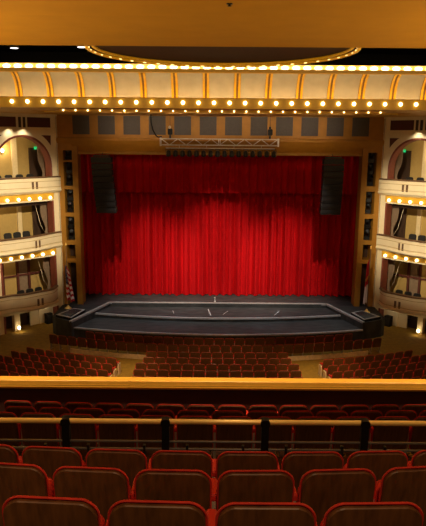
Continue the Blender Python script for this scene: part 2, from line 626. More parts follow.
def edge_trim(name, pts, z, wd=0.10, h=0.035):
    m = MB()
    rings = []
    for i, (x, y) in enumerate(pts):
        d = Vector((pts[min(i + 1, len(pts) - 1)][0] - pts[max(i - 1, 0)][0], pts[min(i + 1, len(pts) - 1)][1] - pts[max(i - 1, 0)][1], 0)).normalized()
        nn = Vector((d.y, -d.x, 0))
        c = Vector((x, y, z))
        rings.append([c + nn * 0.02 + Vector((0, 0, -0.05)), c + nn * 0.02 + Vector((0, 0, h)), c - nn * wd + Vector((0, 0, h)), c - nn * wd + Vector((0, 0, -.05))])
    m.loft(rings, True, True, False)
    return m.build(name, M_STAGETRIM, stage)


edge_trim('edge_trim', [(-8.0, 31.15), (-6.55, 34.96), (-6.2, 35.0), (6.2, 35.0), (6.5, 34.98), (7.85, 31.4)], 1.0, 0.13, 0.05)
edge_trim('edge_trim', mid, 0.8, 0.12, 0.04)
edge_trim('edge_trim', low, 0.6, 0.08, 0.03)

# ---- towers with boxes, local frame: x = along the facade, y = towards the house, z up
AC, AZ, AR = 2.08, 9.19, 1.70


def tower_root(name, side):
    o = empty(name, (side * 9.25, 34.6, 0), math.radians(225) if side < 0 else math.radians(-45))
    return o


def off2(t):
    s = max(0, min(1, t / 2.6))
    return 0.12 + 0.62 * (s * s * (3 - 2 * s))


def off1(t):
    s = max(0, min(1, (t - .42) / .8))
    e = max(0, min(1, (t - 2.7) / .9))
    return 0.10 + 0.60 * (s * s * (3 - 2 * s)) ** .6 - 0.30 * (e * e * (3 - 2 * e))


def off3(t):
    return 0.26


for side in (-1, 1):
    FL = side > 0
    sname = 'left' if side < 0 else 'right'
    root = tower_root('wall_' + sname, side)
    tag(root, kind='structure')

    # facade with openings
    f = MB()
    f.box(-0.10, 0.39, -.5, 0, 0, 12.06)
    f.box(3.77, 7.5, -.5, 0, 0, 12.06)
    N = 28
    for i in range(N):
        a0, a1 = PI - PI * i / N, PI - PI * (i + 1) / N
        t0, t1 = AC + AR * math.cos(a0), AC + AR * math.cos(a1)
        z0, z1 = AZ + AR * math.sin(a0), AZ + AR * math.sin(a1)
        f.quad_box([(t0, -.5, z0), (t1, -.5, z1), (t1, 0, z1), (t0, 0, z0), (t0, -.5, 12.06), (t1, -.5, 12.06), (t1, 0, 12.06), (t0, 0, 12.06)])
    f.box(0.38, 3.78, -.5, 0.0, 7.22, 7.85)
    f.box(0.38, 3.78, -.5, 0.0, 4.02, 4.62)
    f.box(0.38, 3.78, -.5, 0.0, 0.98, 1.35)
    f.box(-0.02, 0.10, 0, 0.05, 0, 11.95)
    f.box(-0.05, 7.5, 0, 0.06, 11.93, 12.06)
    f.box(-0.05, 7.5, 0, 0.04, 11.10, 11.16)
    f.build('facade', M_CREAM, root, flip=FL)

    # panels of the frieze
    for (t0, t1) in ((.35, 1.74), (2.40, 3.78)):
        MB().box(t0, t1, -.01, .012, 11.30, 11.83).build('frieze_panel', M_OXBLOOD, root, flip=FL)
    for (t0, t1) in ((1.85, 2.0), (2.10, 2.26)):
        MB().box(t0, t1, -.01, .012, 11.28, 11.83).build('frieze_slot', M_BROWN, root, flip=FL)
    for s in (-1, 1):
        pts = [(AC + s * (AC - .36), 10.87), (AC + s * (AC - .95), 10.87)]
        for i in range(9):
            a = math.radians(56 + (33.8 - 56) * i / 8)
            pts.append((AC - s * -1 * math.cos(a) * 2.04, AZ + math.sin(a) * 2.04))
        MB().prism(pts, -.01, .012, lambda t, z, n: (t, n, z)).build('spandrel_panel', M_OXBLOOD, root, flip=FL)
    # arch moulding + reveal
    am = MB()
    r0, r1 = [], []
    path = [(AC - AR, 7.85)] + [(AC + AR * math.cos(PI - PI * i / N), AZ + AR * math.sin(PI - PI * i / N)) for i in range(N + 1)] + [(AC + AR, 7.85)]
    path2 = [(AC - AR + .11, 7.85)] + [(AC + (AR - .11) * math.cos(PI - PI * i / N), AZ + (AR - .11) * math.sin(PI - PI * i / N)) for i in range(N + 1)] + [(AC + AR - .11, 7.85)]
    rings = [[(o[0], -.52, o[1]), (o[0], .05, o[1]), (i_[0], .03, i_[1]), (i_[0], -.52, i_[1])] for o, i_ in zip(path, path2)]
    am.loft(rings, True, True, False)
    am.build('arch_reveal', M_REVEAL, root, flip=FL)
    for (z0, z1) in ((4.62, 7.24), (1.35, 4.04), (0.0, 1.0)):
        j = MB().box(.37, .47, -.55, .03, z0, z1)
        j.box(3.69, 3.79, -.55, .03, z0, z1)
        j.build('opening_jamb', M_REVEAL, root, flip=FL)
    # rooms behind the openings
    rm = MB()
    rm.box(-1.5, 4.7, -2.4, -2.3, 0, 11.4)
    rm.box(-1.6, -1.5, -2.4, -.5, 0, 11.4)
    rm.box(4.6, 4.7, -2.4, -.5, 0, 11.4)
    rm.build('rear_wall', M_WALLGOLD, root, flip=FL)
    fl = MB()
    for z in (7.60, 4.40):
        fl.box(-1.5, 4.6, -2.3, -.48, z, z + .2)
    fl.box(-1.5, 4.6, -2.3, -.48, 1.14, 1.3)
    fl.box(-1.5, 4.6, -2.3, -.48, 11.2, 11.4)
    fl.build('box_floor', M_PROSDARK, root, flip=FL)
    pw = MB()
    pw.box(1.30, 1.62, -2.3, -2.22, 7.8, 11.2)
    pw.build('wall_strip', M_WALLPALE, root, flip=FL)
    pw = MB()
    pw.box(1.24, 1.50, -2.3, -2.18, 4.6, 7.4)
    pw.build('wall_strip', M_WALLPALE, root, flip=FL)
    MB().box(-.17, .54, -2.3, -2.22, 7.8, 10.15).build('dark_door', M_BROWN, root, flip=FL)
    MB().box(-1.45, -.17, -2.3, -2.25, 7.8, 11.2).build('wall_strip', M_BROWN, root, flip=FL)
    MB().box(-1.45, .52, -2.3, -2.2, 4.6, 7.4).build('dark_door', M_BROWN, root, flip=FL)
    MB().box(.45, 3.72, -.62, -.54, 6.98, 7.3).build('pelmet', M_BROWN, root, flip=FL)
    # lower box: mullions and gold infill
    for t0 in (-.35, 0.95, 1.68, 2.6):
        MB().box(t0, t0 + .13, -2.2, -2.08, 1.3, 4.4).build('mullion', M_OXBLOOD, root, flip=FL)
    MB().box(-1.5, 4.5, -2.2, -2.12, 2.62, 2.72).build('crossbar', M_OXBLOOD, root, flip=FL)
    MB().box(1.81, 2.6, -2.3, -2.22, 1.3, 4.4).build('lit_panel', M_WALLGOLD, root, flip=FL)
    MB().box(1.08, 1.68, -2.3, -2.22, 1.3, 4.4).build('wall_panel', M_DRAPE, root, flip=FL)
    # ground floor piers, wall and dark passage
    MB().box(2.82, 3.14, -.35, -.02, 0, 1.0).build('ground_pier', M_CREAM, root, flip=FL)
    MB().box(.40, 1.95, -.58, -.46, 0, 1.0).build('ground_wall', M_CREAM, root, flip=FL)
    MB().box(1.30, 1.42, -.47, -.40, 0, 1.0).build('ground_pilaster', M_CREAM, root, flip=FL)
    MB().box(1.95, 3.75, -.9, -.8, 0, 1.0).build('passage_panel', M_BROWN, root, flip=FL)

    # ---- boxes (theatre balconies)
    specs = (('upper', off3, 7.80, 8.55), ('middle', off2, 4.58, 5.36), ('lower', off1, 1.28, 2.20))
    for lev, off, zb, zt in specs:
        bx_ = tower_root('theatre_box', side)
        bx_.location.z = 0
        words = {'upper': 'straight cream box front under the arched opening of the %s tower' % sname,
                 'middle': 'bowed cream box front in the middle tier of the %s tower' % sname,
                 'lower': 'deeply curved cream box front in the lowest tier of the %s tower' % sname}
        tag(bx_, words[lev], 'theatre box', 'cream box fronts of the two towers')
        K = 40
        T0 = .42 if lev == 'lower' else .02
        ts = [T0 + (5.4 - T0) * i / K for i in range(K + 1)]
        th = zt - zb

        def band(prof, closed=True):
            mb = MB()
            rr = []
            for t in ts:
                e = 1.0
                dt = 0.02
                s = (off(t + dt) - off(t - dt)) / (2 * dt)
                rr.append([(t - a * s / math.sqrt(1 + s * s), off(t) + a / math.sqrt(1 + s * s), z) for a, z in prof])
            mb.loft(rr, True, True, False)
            return mb
        front = band([(0, zb + .06), (0.0, zt - .06), (.03, zt - .05), (.03, zt), (-.12, zt), (-.12, zb + .06)])
        front.box(T0 - .02, T0 + .10, 0, off(T0), zb + .06, zt)
        front.build('parapet', M_CREAM, bx_, flip=FL)
        band([(0.06, zb), (.09, zb + .05), (.05, zb + .12), (.0, zb + .14), (-.3, zb + .14), (-.3, zb - .06), (-.1, zb - .10)]).build('base_moulding', M_CREAM, bx_, flip=FL)
        band([(0.015, zb + .22), (0.015, zb + .245), (-.01, zb + .245), (-.01, zb + .22)]).build('panel_bead', M_WALLGOLD, bx_, flip=FL)
        band([(0.015, zt - .20), (0.015, zt - .175), (-.01, zt - .175), (-.01, zt - .20)]).build('panel_bead', M_WALLGOLD, bx_, flip=FL)
        band([(.06, zt), (.07, zt + .04), (.03, zt + .08), (-.13, zt + .08), (-.17, zt + .04), (-.16, zt)]).build('handrail', M_RAILWOOD, bx_, flip=FL)
        # slab under the box out to the front
        sb = MB()
        poly = [(t, off(t) - .1) for t in ts] + [(ts[-1], -.02), (ts[0], -.02)]
        sb.prism(poly, zb + .02, zb + .12, lambda t, n, z: (t, n, z))
        sb.build('slab', M_CREAM, bx_, flip=FL)
        for tc_ in ((1.50, 1.74) if lev == 'upper' else (1.68, 1.93) if lev == 'middle' else (1.76, 2.02)):
            n0 = off(tc_)
            s = (off(tc_ + .02) - off(tc_ - .02)) / .04
            sm = MB()
            sm.quad_box([(tc_ - .065, n0 - .03 - s * .065, zb + .16), (tc_ + .065, n0 - .03 + s * .065, zb + .16), (tc_ + .065, n0 + .012 + s * .065, zb + .16), (tc_ - .065, n0 + .012 - s * .065, zb + .16),
                         (tc_ - .065, n0 - .03 - s * .065, zb + .56), (tc_ + .065, n0 - .03 + s * .065, zb + .56), (tc_ + .065, n0 + .012 + s * .065, zb + .56), (tc_ - .065, n0 + .012 - s * .065, zb + .56)])
            sm.build('ornament_slot', M_RAILWOOD, bx_, flip=FL)
    # bulbs under the upper and middle boxes on gold fascias
    for lev, off, z, t0 in (('upper', off3, 7.42, .62), ('middle', off2, 4.22, .62)):
        host = tower_root('lamp_fascia', side)
        tag(host, 'gold fascia with warm round bulbs beneath the %s box of the %s tower' % (lev, sname), 'lamp strip', 'bulb fascias under the boxes')
        fa = MB().box(.36, 3.8, -.02, .06, z - .10, z + .24)
        fa.build('fascia', M_GOLD, host, flip=FL)
        for k in range(6):
            t = t0 + .645 * k
            bb = MB().ball((t, .12, z), .085, 1, 1, 1, 10, 6)
            bb.build('light_bulb', M_BULB, host, flip=FL)

# ================================================================== LIGHTS INSIDE THE BOXES (sconces are built below)
def tw(side, t, n, z):
    d = (side * .70711, -.70711)
    nn = (-side * .70711, -.70711)
    return (side * 9.25 + d[0] * t + nn[0] * n, 34.6 + d[1] * t + nn[1] * n, z)


for side in (-1, 1):
    sname = 'left' if side < 0 else 'right'
    rz = math.radians(225) if side < 0 else math.radians(-45)
    # wall sconces
    for (t, n, z, lab) in ((2.2, -2.2, 10.0, 'glowing wall sconce inside the arched top box of the %s tower'), (2.98, .10, .22, 'low warm sconce on the ground pier of the %s tower')):
        s = empty('wall_sconce', tw(side, t, n, z), rz)
        tag(s, lab % sname, 'wall lamp', 'wall sconces of the towers')
        sg = 1 if side < 0 else -1
        MB().ball((0, sg * .02, 0), .10, .9, .8, 1.1, 10, 6).build('shade', M_BULB, s)
        MB().box(-.05, .05, -sg * .14 if sg > 0 else 0.0, 0.0 if sg > 0 else .14, -.12, .06).build('bracket', M_BRASS, s)
    point('sconce_light', tw(side, 2.2, -1.95, 10.1), 45, (1, .74, .40), .1)
    point('box_light', tw(side, 1.6, -1.2, 10.7), 22, (1, .74, .40), .1)
    point('box_light', tw(side, 2.6, -1.2, 7.15), 24, (1, .68, .30), .1)
    point('box_light', tw(side, 2.5, -1.2, 4.2), 26, (1, .68, .30), .1)
    point('pier_light', tw(side, 2.98, .30, .26), 3, (1, .70, .34), .05)
    point('passage_light', tw(side, 1.2, .25, .93), 3.5, (1, .76, .45), .05)
    # exit sign
    sg = 1 if side < 0 else -1
    ex = empty('exit_sign', tw(side, .08, -2.14, 10.12), rz)
    tag(ex, 'green lit exit sign over the dark door, top box, %s tower' % sname, 'exit sign', 'green exit signs')
    MB().box(-.14, .14, -.05, .05, -.06, .10).build('housing', M_GREEN, ex)
    tcu = bpy.data.curves.new('lettering', 'FONT')
    tcu.body = 'EXIT'
    tcu.size = .13
    tcu.align_x = 'CENTER'
    tcu.extrude = .004
    tmp = bpy.data.objects.new('lettering_curve', tcu)
    COL.objects.link(tmp)
    bpy.context.view_layer.update()
    tme = bpy.data.meshes.new_from_object(tmp.evaluated_get(bpy.context.evaluated_depsgraph_get()))
    bpy.data.objects.remove(tmp)
    tme.materials.clear()
    to = bpy.data.objects.new('lettering', tme)
    COL.objects.link(to)
    to.parent = ex
    to.data.materials.append(M_WHITE)
    if side < 0:
        to.location = (0, .056, -.05)
        to.rotation_euler = (PI / 2, 0, PI)
    else:
        to.location = (0, -.056, -.05)
        to.rotation_euler = (PI / 2, 0, 0)
    # tied-back drapes at the stage end of each box
    for (z0, z1, lab) in ((8.0, 10.3, 'pale drape tied back at the stage end of the top box, %s tower'), (4.75, 7.2, 'taupe drape gathered at the stage end of the middle box, %s tower'), (1.5, 4.0, 'taupe drape gathered at the stage end of the lowest box, %s tower')):
        dr = MB()

        def dfn(u, v, z0=z0, z1=z1):
            z = z1 + (z0 - z1) * v
            wdt = .40 - .28 * math.exp(-((v - .68) / .22) ** 2) if v < .68 else .12 + .16 * (v - .68) / .32
            return (.36 + wdt * u, -.85 + .05 * math.sin(u * 5 * 2 * PI), z)
        dr.grid(40, 20, dfn)
        o = dr.build('drape', M_DRAPE, None, tw(side, 0, 0, 0), (0, 0, rz), flip=(side > 0))
        so_ = o.modifiers.new('thick', 'SOLIDIFY')
        so_.thickness = .015
        tag(o, lab % sname, 'drape', 'drapes in the tower boxes')
        if z1 < 8:
            MB().tube([(1.02, -.95, z1 - .25), (.72, -.93, z0 + .95), (.50, -.92, z0 + .55)], .014, 6).build('tie_cord', M_CORD, o, flip=(side > 0))

# box chairs
def make_chair():
    r = empty('box_chair')
    pan = rrect(.44, .44, .12, 4, .03)
    MB().prism(pan, 0, .05, lambda u, z, y: (u, -.2 + y - (z * .12), .46 + z)).build('backrest', M_BLACKMETAL, r)
    MB().prism(rrect(.44, .44, .06, 3), .42, .48, lambda u, w_, z: (u, -.2 + w_, z)).build('seat', M_BLACKMETAL, r)
    for (x, y) in ((-.19, -.17), (.19, -.17), (-.19, .2), (.19, .2)):
        MB().tube([(x, y, 0), (x, y, .43)], .014, 6).build('leg', M_BLACKMETAL, r)
    return r


chair0 = make_chair()
first = True
for side in (-1, 1):
    sname = 'left' if side < 0 else 'right'
    for (lev, zf, tl_, nn) in (('top', 7.81, (1.15, 1.8, 2.45, 3.1), -.9), ('middle', 4.71, (2.05, 2.6, 3.15), -.0), ('lowest', 1.41, (1.55, 2.1, 2.65), .12)):
        for i, t in enumerate(tl_):
            c = chair0 if first else copy_tree(chair0)
            first = False
            c.location = tw(side, t, nn, zf)
            # face the stage/house centre: towards +n and a little to the stage
            c.rotation_euler = (0, 0, math.radians(225 if side < 0 else 135))
            tag(c, 'dark chair in the %s box of the %s tower, %s from the stage' % (lev, sname, ORD[i + 1]), 'chair', 'dark chairs in the boxes')
child_list(chair0)

# ---- loudspeakers in the ground openings
for side in (-1, 1):
    sname = 'left' if side < 0 else 'right'
    L = empty('loudspeaker', tw(side, .95, -.16, 0), math.radians(225) if side < 0 else math.radians(-45))
    sg = 1 if side < 0 else -1
    tag(L, 'black loudspeaker on the floor under the lowest box of the %s tower' % sname, 'loudspeaker', 'loudspeakers under the boxes')
    MB().prism(rrect(.40, .34, .04, 3), 0, .60, lambda u, w_, z: (u, w_ - .17, z)).build('cabinet', M_BLACK, L)
    MB().box(-.17, .17, sg * .175 - .01, sg * .175 + .01, .05, .55).build('grille', M_CABINET, L)

# ================================================================== CURTAINS
def folds(x, ph=0.0):
    return (.19 * math.sin(x * 13.1 + ph + 1.3 * math.sin(x * 1.7)) + .09 * math.sin(x * 7.3 + 2 * ph + 1.1 * math.sin(x * .9 + 1))
            + .035 * math.sin(x * 27 + ph) + .06 * math.sin(x * 3.1 + ph))


c = MB()
c.grid(1100, 6, lambda u, v: (-9.2 + 18.4 * u, 37.0 + folds(-9.2 + 18.4 * u) * (.55 + .45 * (1 - v)), 1.03 + 9.6 * v))
o = c.build('stage_curtain', M_CURTAIN)
tag(o, 'tall crimson pleated main curtain closing the stage opening', 'curtain')
c = MB()
c.grid(900, 4, lambda u, v: (-9.2 + 18.4 * u, 36.3 + folds(-9.2 + 18.4 * u, 1.7) * .8 * (.6 + .4 * (1 - v)), 7.55 + 3.0 * v))
o = c.build('curtain_valance', M_CURTAIN)
tag(o, 'short crimson pleated valance hanging across the top of the stage', 'valance')

# ================================================================== STAGE OBJECTS
# side platforms with grilles
for side, pts in ((-1, [(-9.06, 31.98), (-8.36, 33.35), (-7.62, 33.05), (-8.05, 31.36)]), (1, [(9.02, 32.1), (8.25, 33.3), (7.52, 32.85), (7.92, 31.45)])):
    sname = 'left' if side < 0 else 'right'
    r = empty('speaker_platform', (pts[0][0], pts[0][1], 1.0))
    tag(r, 'black low platform with metal grille top at the %s corner of the stage' % sname, 'platform', 'grille platforms at the stage corners')
    loc = [(x - pts[0][0], y - pts[0][1]) for x, y in pts]
    cx_, cy_ = sum(q[0] for q in loc) / 4, sum(q[1] for q in loc) / 4
    MB().prism(loc, 0.0, .13, lambda x, y, z: (x, y, z)).build('base', M_BLACK, r)
    big = [(cx_ + (x - cx_) * .96, cy_ + (y - cy_) * .96) for x, y in loc]
    MB().prism(big, .13, .15, lambda x, y, z: (x, y, z)).build('frame', M_STAGETRIM, r)
    inn = [(cx_ + (x - cx_) * .72, cy_ + (y - cy_) * .82) for x, y in loc]
    g = MB()
    g.prism(inn, .15, .155, lambda x, y, z: (x, y, z))
    g.build('grille', M_BLACK, r)
    g = MB()
    for k in range(1, 12):
        u = k / 12
        pa = [inn[0][i] + (inn[3][i] - inn[0][i]) * u for i in (0, 1)]
        pb = [inn[1][i] + (inn[2][i] - inn[1][i]) * u for i in (0, 1)]
        g.tube([(pa[0], pa[1], .16), (pb[0], pb[1], .16)], .010, 5)
    g.build('grille_bar', M_GREYBAR, r)

# flags
for side in (-1, 1):
    r = empty('flag', (-8.78 if side < 0 else 8.55, 33.75 if side < 0 else 33.4, 1.0))
    MB().lathe([(.20, 0), (.20, .03), (.10, .09), (.05, .16), (.035, .2)], seg=16).build('base', M_BRASS, r)
    MB().tube([(0, 0, .15), (0.02, 0, 3.72)], .022, 8).build('pole', M_RAILWOOD, r)
    if side < 0:
        MB().lathe([(.0, 0), (.045, .03), (.045, .06), (.03, .12), (.005, .2)], (0.02, 0, 3.7), 8).build('finial', M_BRASS, r)
        tag(r, 'hanging flag with red and white stripes and blue corner on a floor pole', 'flag', 'flags at the stage corners')
    else:
        MB().lathe([(.0, 0), (.05, .03), (.03, .08), (.06, .14), (.005, .22)], (0.02, 0, 3.7), 8).build('finial', M_BRASS, r)
        tag(r, 'hanging flag red above white with gold emblem on a floor pole', 'flag', 'flags at the stage corners')
    cl = MB()
    ztop, zbot = (2.62, .55) if side < 0 else (3.2, .62)

    def flagpt(u, v, s=side, ztop=ztop, zbot=zbot):
        # u along the fly (folded against the pole), v up the hoist (v = 1 at the top)
        drop = (1 - v)
        x = (.05 + u * (.20 + .28 * drop)) if s < 0 else -(.03 + u * (.11 + .10 * drop))
        if s < 0:
            x -= .12
        y = -.06 + .07 * math.sin(u * 4.2 * PI + drop * 1.4) - .03 * drop
        z = ztop + (zbot - ztop) * drop - u * .32 * (1 - .5 * drop) - .05 * math.sin(u * 4 * PI)
        return (x, y, z)
    cl.grid(36, 24, flagpt, True, True)
    o = cl.build('cloth', flag_stripes() if side < 0 else flag_bicolour(), r)
    sm_ = o.modifiers.new('thick', 'SOLIDIFY')
    sm_.thickness = .006

# small white marker post on the stage and tape marks
r = empty('stage_marker', (-.22, 35.45, 1.0))
tag(r, 'tiny white post standing on the stage before the curtain centre', 'marker')
MB().lathe([(.06, 0), (.06, .02), (.02, .03), (.02, .2), (.035, .22), (.03, .28)], seg=8).build('post', M_WHITE, r)
tapes = [((-.62, 34.5), (-.45, 33.2), .05, 'long white tape streak on the middle stage level, left of centre'), ((.55, 34.1), (.25, 33.4), .035, 'short white tape streak on the middle stage level, right of centre'),
         ((3.6, 34.2), (3.2, 33.3), .03, 'white tape streak on the middle stage level near its right end'), ((-2.7, 34.1), (-2.6, 33.5), .03, 'faint white tape mark on the middle stage level near its left side')]
for (a, c_, wd, lab) in tapes:
    d = Vector((c_[0] - a[0], c_[1] - a[1], 0)).normalized()
    nn = Vector((-d.y, d.x, 0)) * wd / 2
    A, B_ = Vector((a[0], a[1], .801)), Vector((c_[0], c_[1], .801))
    m = MB().quad_box([A + nn, B_ + nn, B_ - nn, A - nn, A + nn + Vector((0, 0, .004)), B_ + nn + Vector((0, 0, .004)), B_ - nn + Vector((0, 0, .004)), A - nn + Vector((0, 0, .004))])
    m.v = [tuple(q) for q in m.v]
    tag(m.build('tape_mark', M_TAPE), lab, 'tape mark', 'white tape marks on the stage')

# line arrays
for side in (-1, 1):
    sname = 'left' if side < 0 else 'right'
    X0 = -6.68 if side < 0 else 6.40
    r = empty('line_array', (X0, 34.35, 6.4))
    tag(r, 'dark hanging column of stacked speaker cabinets at the %s side of the curtain' % sname, 'speaker array', 'hanging speaker arrays')
    z = 9.72 - 6.4
    yy = 0.0
    for k in range(9):
        tilt = math.radians(0.8 * k)
        h = .355
        cz = z - h / 2
        cb = MB()
        cb.prism([(-.25, -h / 2 + .012), (-.27, 0), (-.25, h / 2 - .012), (.28, h / 2 - .03), (.28, -h / 2 + .03)], -.57, .57, lambda y, zz, x: (x, y * math.cos(tilt) - zz * math.sin(tilt), y * math.sin(tilt) + zz * math.cos(tilt)))
        cab = cb.build('speaker_cabinet', M_CABINET, r, (.02 * k * (1 if side < 0 else 0), yy, cz))
        gb = MB()
        for q in (-.09, 0.0, .09):
            gb.box(-.53, .53, -.275, -.262, q - .025, q + .025)
        gb.build('grille', M_BLACKMETAL, cab)
        z -= h
        yy += .012 * k
    MB().box(-.45, .45, -.2, .2, 3.32, 3.40).build('bumper_frame', M_BLACKMETAL, r)
    MB().tube([(0, .1, 3.4), (0, .45, 3.56), (0, .6, 3.62)], .02, 6).build('hanging_cable', M_BLACKMETAL, r)

# ---- lighting truss
TY = 33.6
r = empty('lighting_truss', (-.05, TY, 10.38))
tag(r, 'aluminium box truss with diagonal bracing hanging below the header', 'truss')
for (y, z) in ((-.17, .03), (-.17, .36), (.17, .03), (.17, .36)):
    MB().tube([(-3.2, y, z), (3.2, y, z)], .03, 8).build('chord', M_ALU, r)
br = MB()
for y in (-.17, .17):
    for k in range(14):
        x0 = -3.2 + k * 6.4 / 14
        x1 = x0 + 6.4 / 14
        a, c_ = (.03, .36) if k % 2 else (.36, .03)
        br.tube([(x0, y, a), (x1, y, c_)], .016, 5)
    for x in (-3.2, -.04, .04, 3.2):
        br.tube([(x, y, .03), (x, y, .36)], .02, 5)
for k in range(15):
    x0 = -3.2 + k * 6.4 / 14
    br.tube([(x0, -.17, .03), (x0, .17, .03)], .014, 5)
br.build('bracing', M_ALU, r)
for x in (-3.23, 3.23):
    MB().box(x - .03, x + .03, -.22, .22, -.03, .42).build('end_plate', M_ALU, r)

r = empty('lighting_bar', (-.05, TY, 10.21))
tag(r, 'long grey pipe under the truss carrying the row of lanterns', 'lighting bar')
MB().tube([(-2.95, 0, 0.03), (3.05, 0, .03)], .028, 8).build('pipe', M_ALU, r)
for x in (-2.2, -.7, .8, 2.3):
    MB().tube([(x, 0, .03), (x, -.16, .16)], .015, 5).build('hanger', M_ALU, r)


def make_lantern():
    r = empty('stage_lantern')
    MB().lathe([(.0, .17), (.07, .16), (.115, .10), (.12, -.04), (.135, -.06), (.135, -.16), (.11, -.17)], (0, 0, -.23), 12).build('body', M_BLACKMETAL, r)
    MB().lathe([(.0, 0), (.10, 0.0), (.105, .012), (.0, .03)], (0, 0, -.41), 12).build('lens', M_LENS, r)
    y = MB()
    y.box(-.15, -.135, -.02, .02, -.26, 0.02)
    y.v, y.f, y.sm = [], [], []
    y.prism([(-.15, -.26), (-.135, -.26), (-.135, .0), (.135, .0), (.135, -.26), (.15, -.26), (.15, .02), (-.15, .02)], -.02, .02, lambda u, z, a: (u, a, z))
    y.build('yoke', M_BLACKMETAL, r)
    return r


lan0 = make_lantern()
for k in range(16):
    c = lan0 if k == 0 else copy_tree(lan0)
    c.location = (-2.86 + .388 * k, TY, 10.185)
    c.rotation_euler = (math.radians(18), 0, 0)
    tag(c, 'black stage lantern under the truss bar, %s from its left end' % ORD[k + 1], 'stage light', 'lanterns along the truss bar')

for (x, zt_, lab) in ((-2.75, 11.0, 'black chain hoist with pale hook above the left end of the truss'), (2.72, 11.0, 'black chain hoist above the right end of the truss')):
    r = empty('chain_hoist', (x, TY, 10.775))
    tag(r, lab, 'hoist', 'chain hoists above the truss')
    MB().prism(rrect(.26, .34, .06, 3), -.1, .1, lambda u, z, y: (u, y, .18 + z)).build('motor', M_BLACK, r)
    MB().ball((-.02, -.1, .58), .075, 1, 1, 1.1, 8, 6).build('hook', M_ALU if x < 0 else M_BLACKMETAL, r)
    MB().tube([(0, 0, 0), (0, 0, .2)], .05, 6).build('load_chain', M_BLACKMETAL, r)
    MB().tube([(0, 0, .5), (0, 0, 1.38)], .012, 5).build('chain', M_BLACKMETAL, r)
cb = MB().tube([(-3.75, 33.2, 12.08), (-3.75, 33.25, 11.6), (-3.66, 33.3, 11.2), (-3.5, 33.4, 10.9), (-3.4, 33.5, 10.83), (-3.2, 33.56, 10.845)], .035, 8)
tag(cb.build('power_cable', M_BLACK), 'thick black cable looping down to the left end of the truss', 'cable')


# ---- lights in the proscenium niches
def make_niche_light():
    r = empty('moving_light')
    MB().prism(rrect(.34, .16, .03, 3), -.14, .14, lambda u, z, y: (u, y, z)).build('base', M_BLACKMETAL, r)
    y = MB()
    y.prism([(-.17, .50), (-.17, .15), (.17, .15), (.17, .50), (.13, .50), (.13, .19), (-.13, .19), (-.13, .50)], -.06, .06, lambda u, z, a: (u, a, z))
    y.build('yoke', M_BLACKMETAL, r)
    h = MB().lathe([(.0, .16), (.08, .14), (.12, .05), (.12, -.16), (.105, -.2)], (0, 0, 0), 12, 'y').build('head', M_CABINET, r, (0, 0, .46), (math.radians(-22), 0, math.radians(14)))
    MB().lathe([(.0, -.20), (.10, -.20), (.1, -.19), (.0, -.17)], (0, 0, 0), 12, 'y').build('lens', M_LENS, h)
    return r


nl0 = make_niche_light()
firstn = True
for side in (-1, 1):
    sname = 'left' if side < 0 else 'right'
    if side < 0:
        spots = [(9.505, 'topmost'), (8.06, 'second'), (8.735, 'second (upper)'), (6.51, 'third'), (7.185, 'third (upper)'), (4.89, 'fourth'), (5.57, 'fourth (upper)')]
        labs = ['in the small topmost niche', 'standing in the second niche from the top', 'hung at the top of the second niche', 'standing in the third niche from the top', 'hung at the top of the third niche',
                'standing in the fourth niche from the top', 'hung at the top of the fourth niche']
    else:
        spots = [(8.16, ''), (8.82, ''), (9.48, ''), (6.56, ''), (7.23, ''), (5.01, ''), (5.68, '')]
        labs = ['standing in the tall top niche', 'midway up the tall top niche', 'at the head of the tall top niche', 'standing in the second niche from the top', 'hung at the top of the second niche',
                'standing in the third niche from the top', 'hung at the top of the third niche']
    for (z, _), lb in zip(spots, labs):
        c = nl0 if firstn else copy_tree(nl0)
        firstn = False
        c.location = (side * 8.67, 34.95, z)
        c.rotation_euler = (0, 0, random.uniform(-.5, .5))
        tag(c, 'dark spotlight %s of the %s proscenium pilaster' % (lb, sname), 'stage light', 'spotlights in the pilaster niches')

# ---- black ceiling downlights and a sprinkler
for (x, y, lab) in ((-10.39, 31.6, 'small white downlight in the black ceiling near the left edge'), (-6.92, 31.1, 'small white downlight in the black ceiling left of the ring'), (-.1, 29.2, 'small white downlight in the black ceiling behind the ring centre')):
    r = empty('ceiling_light', (x, y, 15.2))
    tag(r, lab, 'ceiling light', 'white downlights in the black ceiling')
    MB().lathe([(.24, 0), (.24, -.06), (.20, -.07)], seg=16).build('trim_ring', M_WHITE, r)
    MB().lathe([(.0, -.075), (.19, -.075), (.2, -.06), (0, -.06)], seg=16).build('diffuser', M_COOL, r)
r = empty('sprinkler', (-.08, 11.9, 13.25))
tag(r, 'small dark sprinkler head on the ochre ceiling soffit', 'sprinkler')
MB().lathe([(.06, 0), (.06, -.015), (.02, -.02), (.02, -.04)], seg=10).build('escutcheon', M_BLACKMETAL, r)
MB().lathe([(.0, -.05), (.04, -.05), (.04, -.04), (0, -.04)], seg=10).build('deflector', M_BLACKMETAL, r)

# ================================================================== RAILING
RY = 5.4
r = empty('railing', (0, RY, 7.15))
tag(r, 'long brass topped railing with black posts before the front balcony seats', 'railing')
MB().tube([(-6, 0, .945), (6, 0, .945)], .026, 12).build('top_rail', M_BRASS, r)
for z in (.735, .655):
    MB().tube([(-6, 0, z), (6, 0, z)], .013, 8).build('lower_rail', M_GREYBAR, r)
for k in range(-6, 7):
    x = .17 + .97 * k
    pm = MB()
    pm.box(x - .036, x + .036, -.03, .035, 0, .92)
    pm.prism(rrect(.092, .08, .03, 3), -.04, .045, lambda u, z, y, x=x: (x + u, y, .90 + z))
    pm.box(x - .09, x + .09, -.07, .07, 0, .015)
    pm.build('post', M_BLACK, r)
    for dx in (-.21, .21):
        MB().box(x + dx - .012, x + dx + .012, -.02, .02, .3, .70).build('picket', M_BLACKMETAL, r)

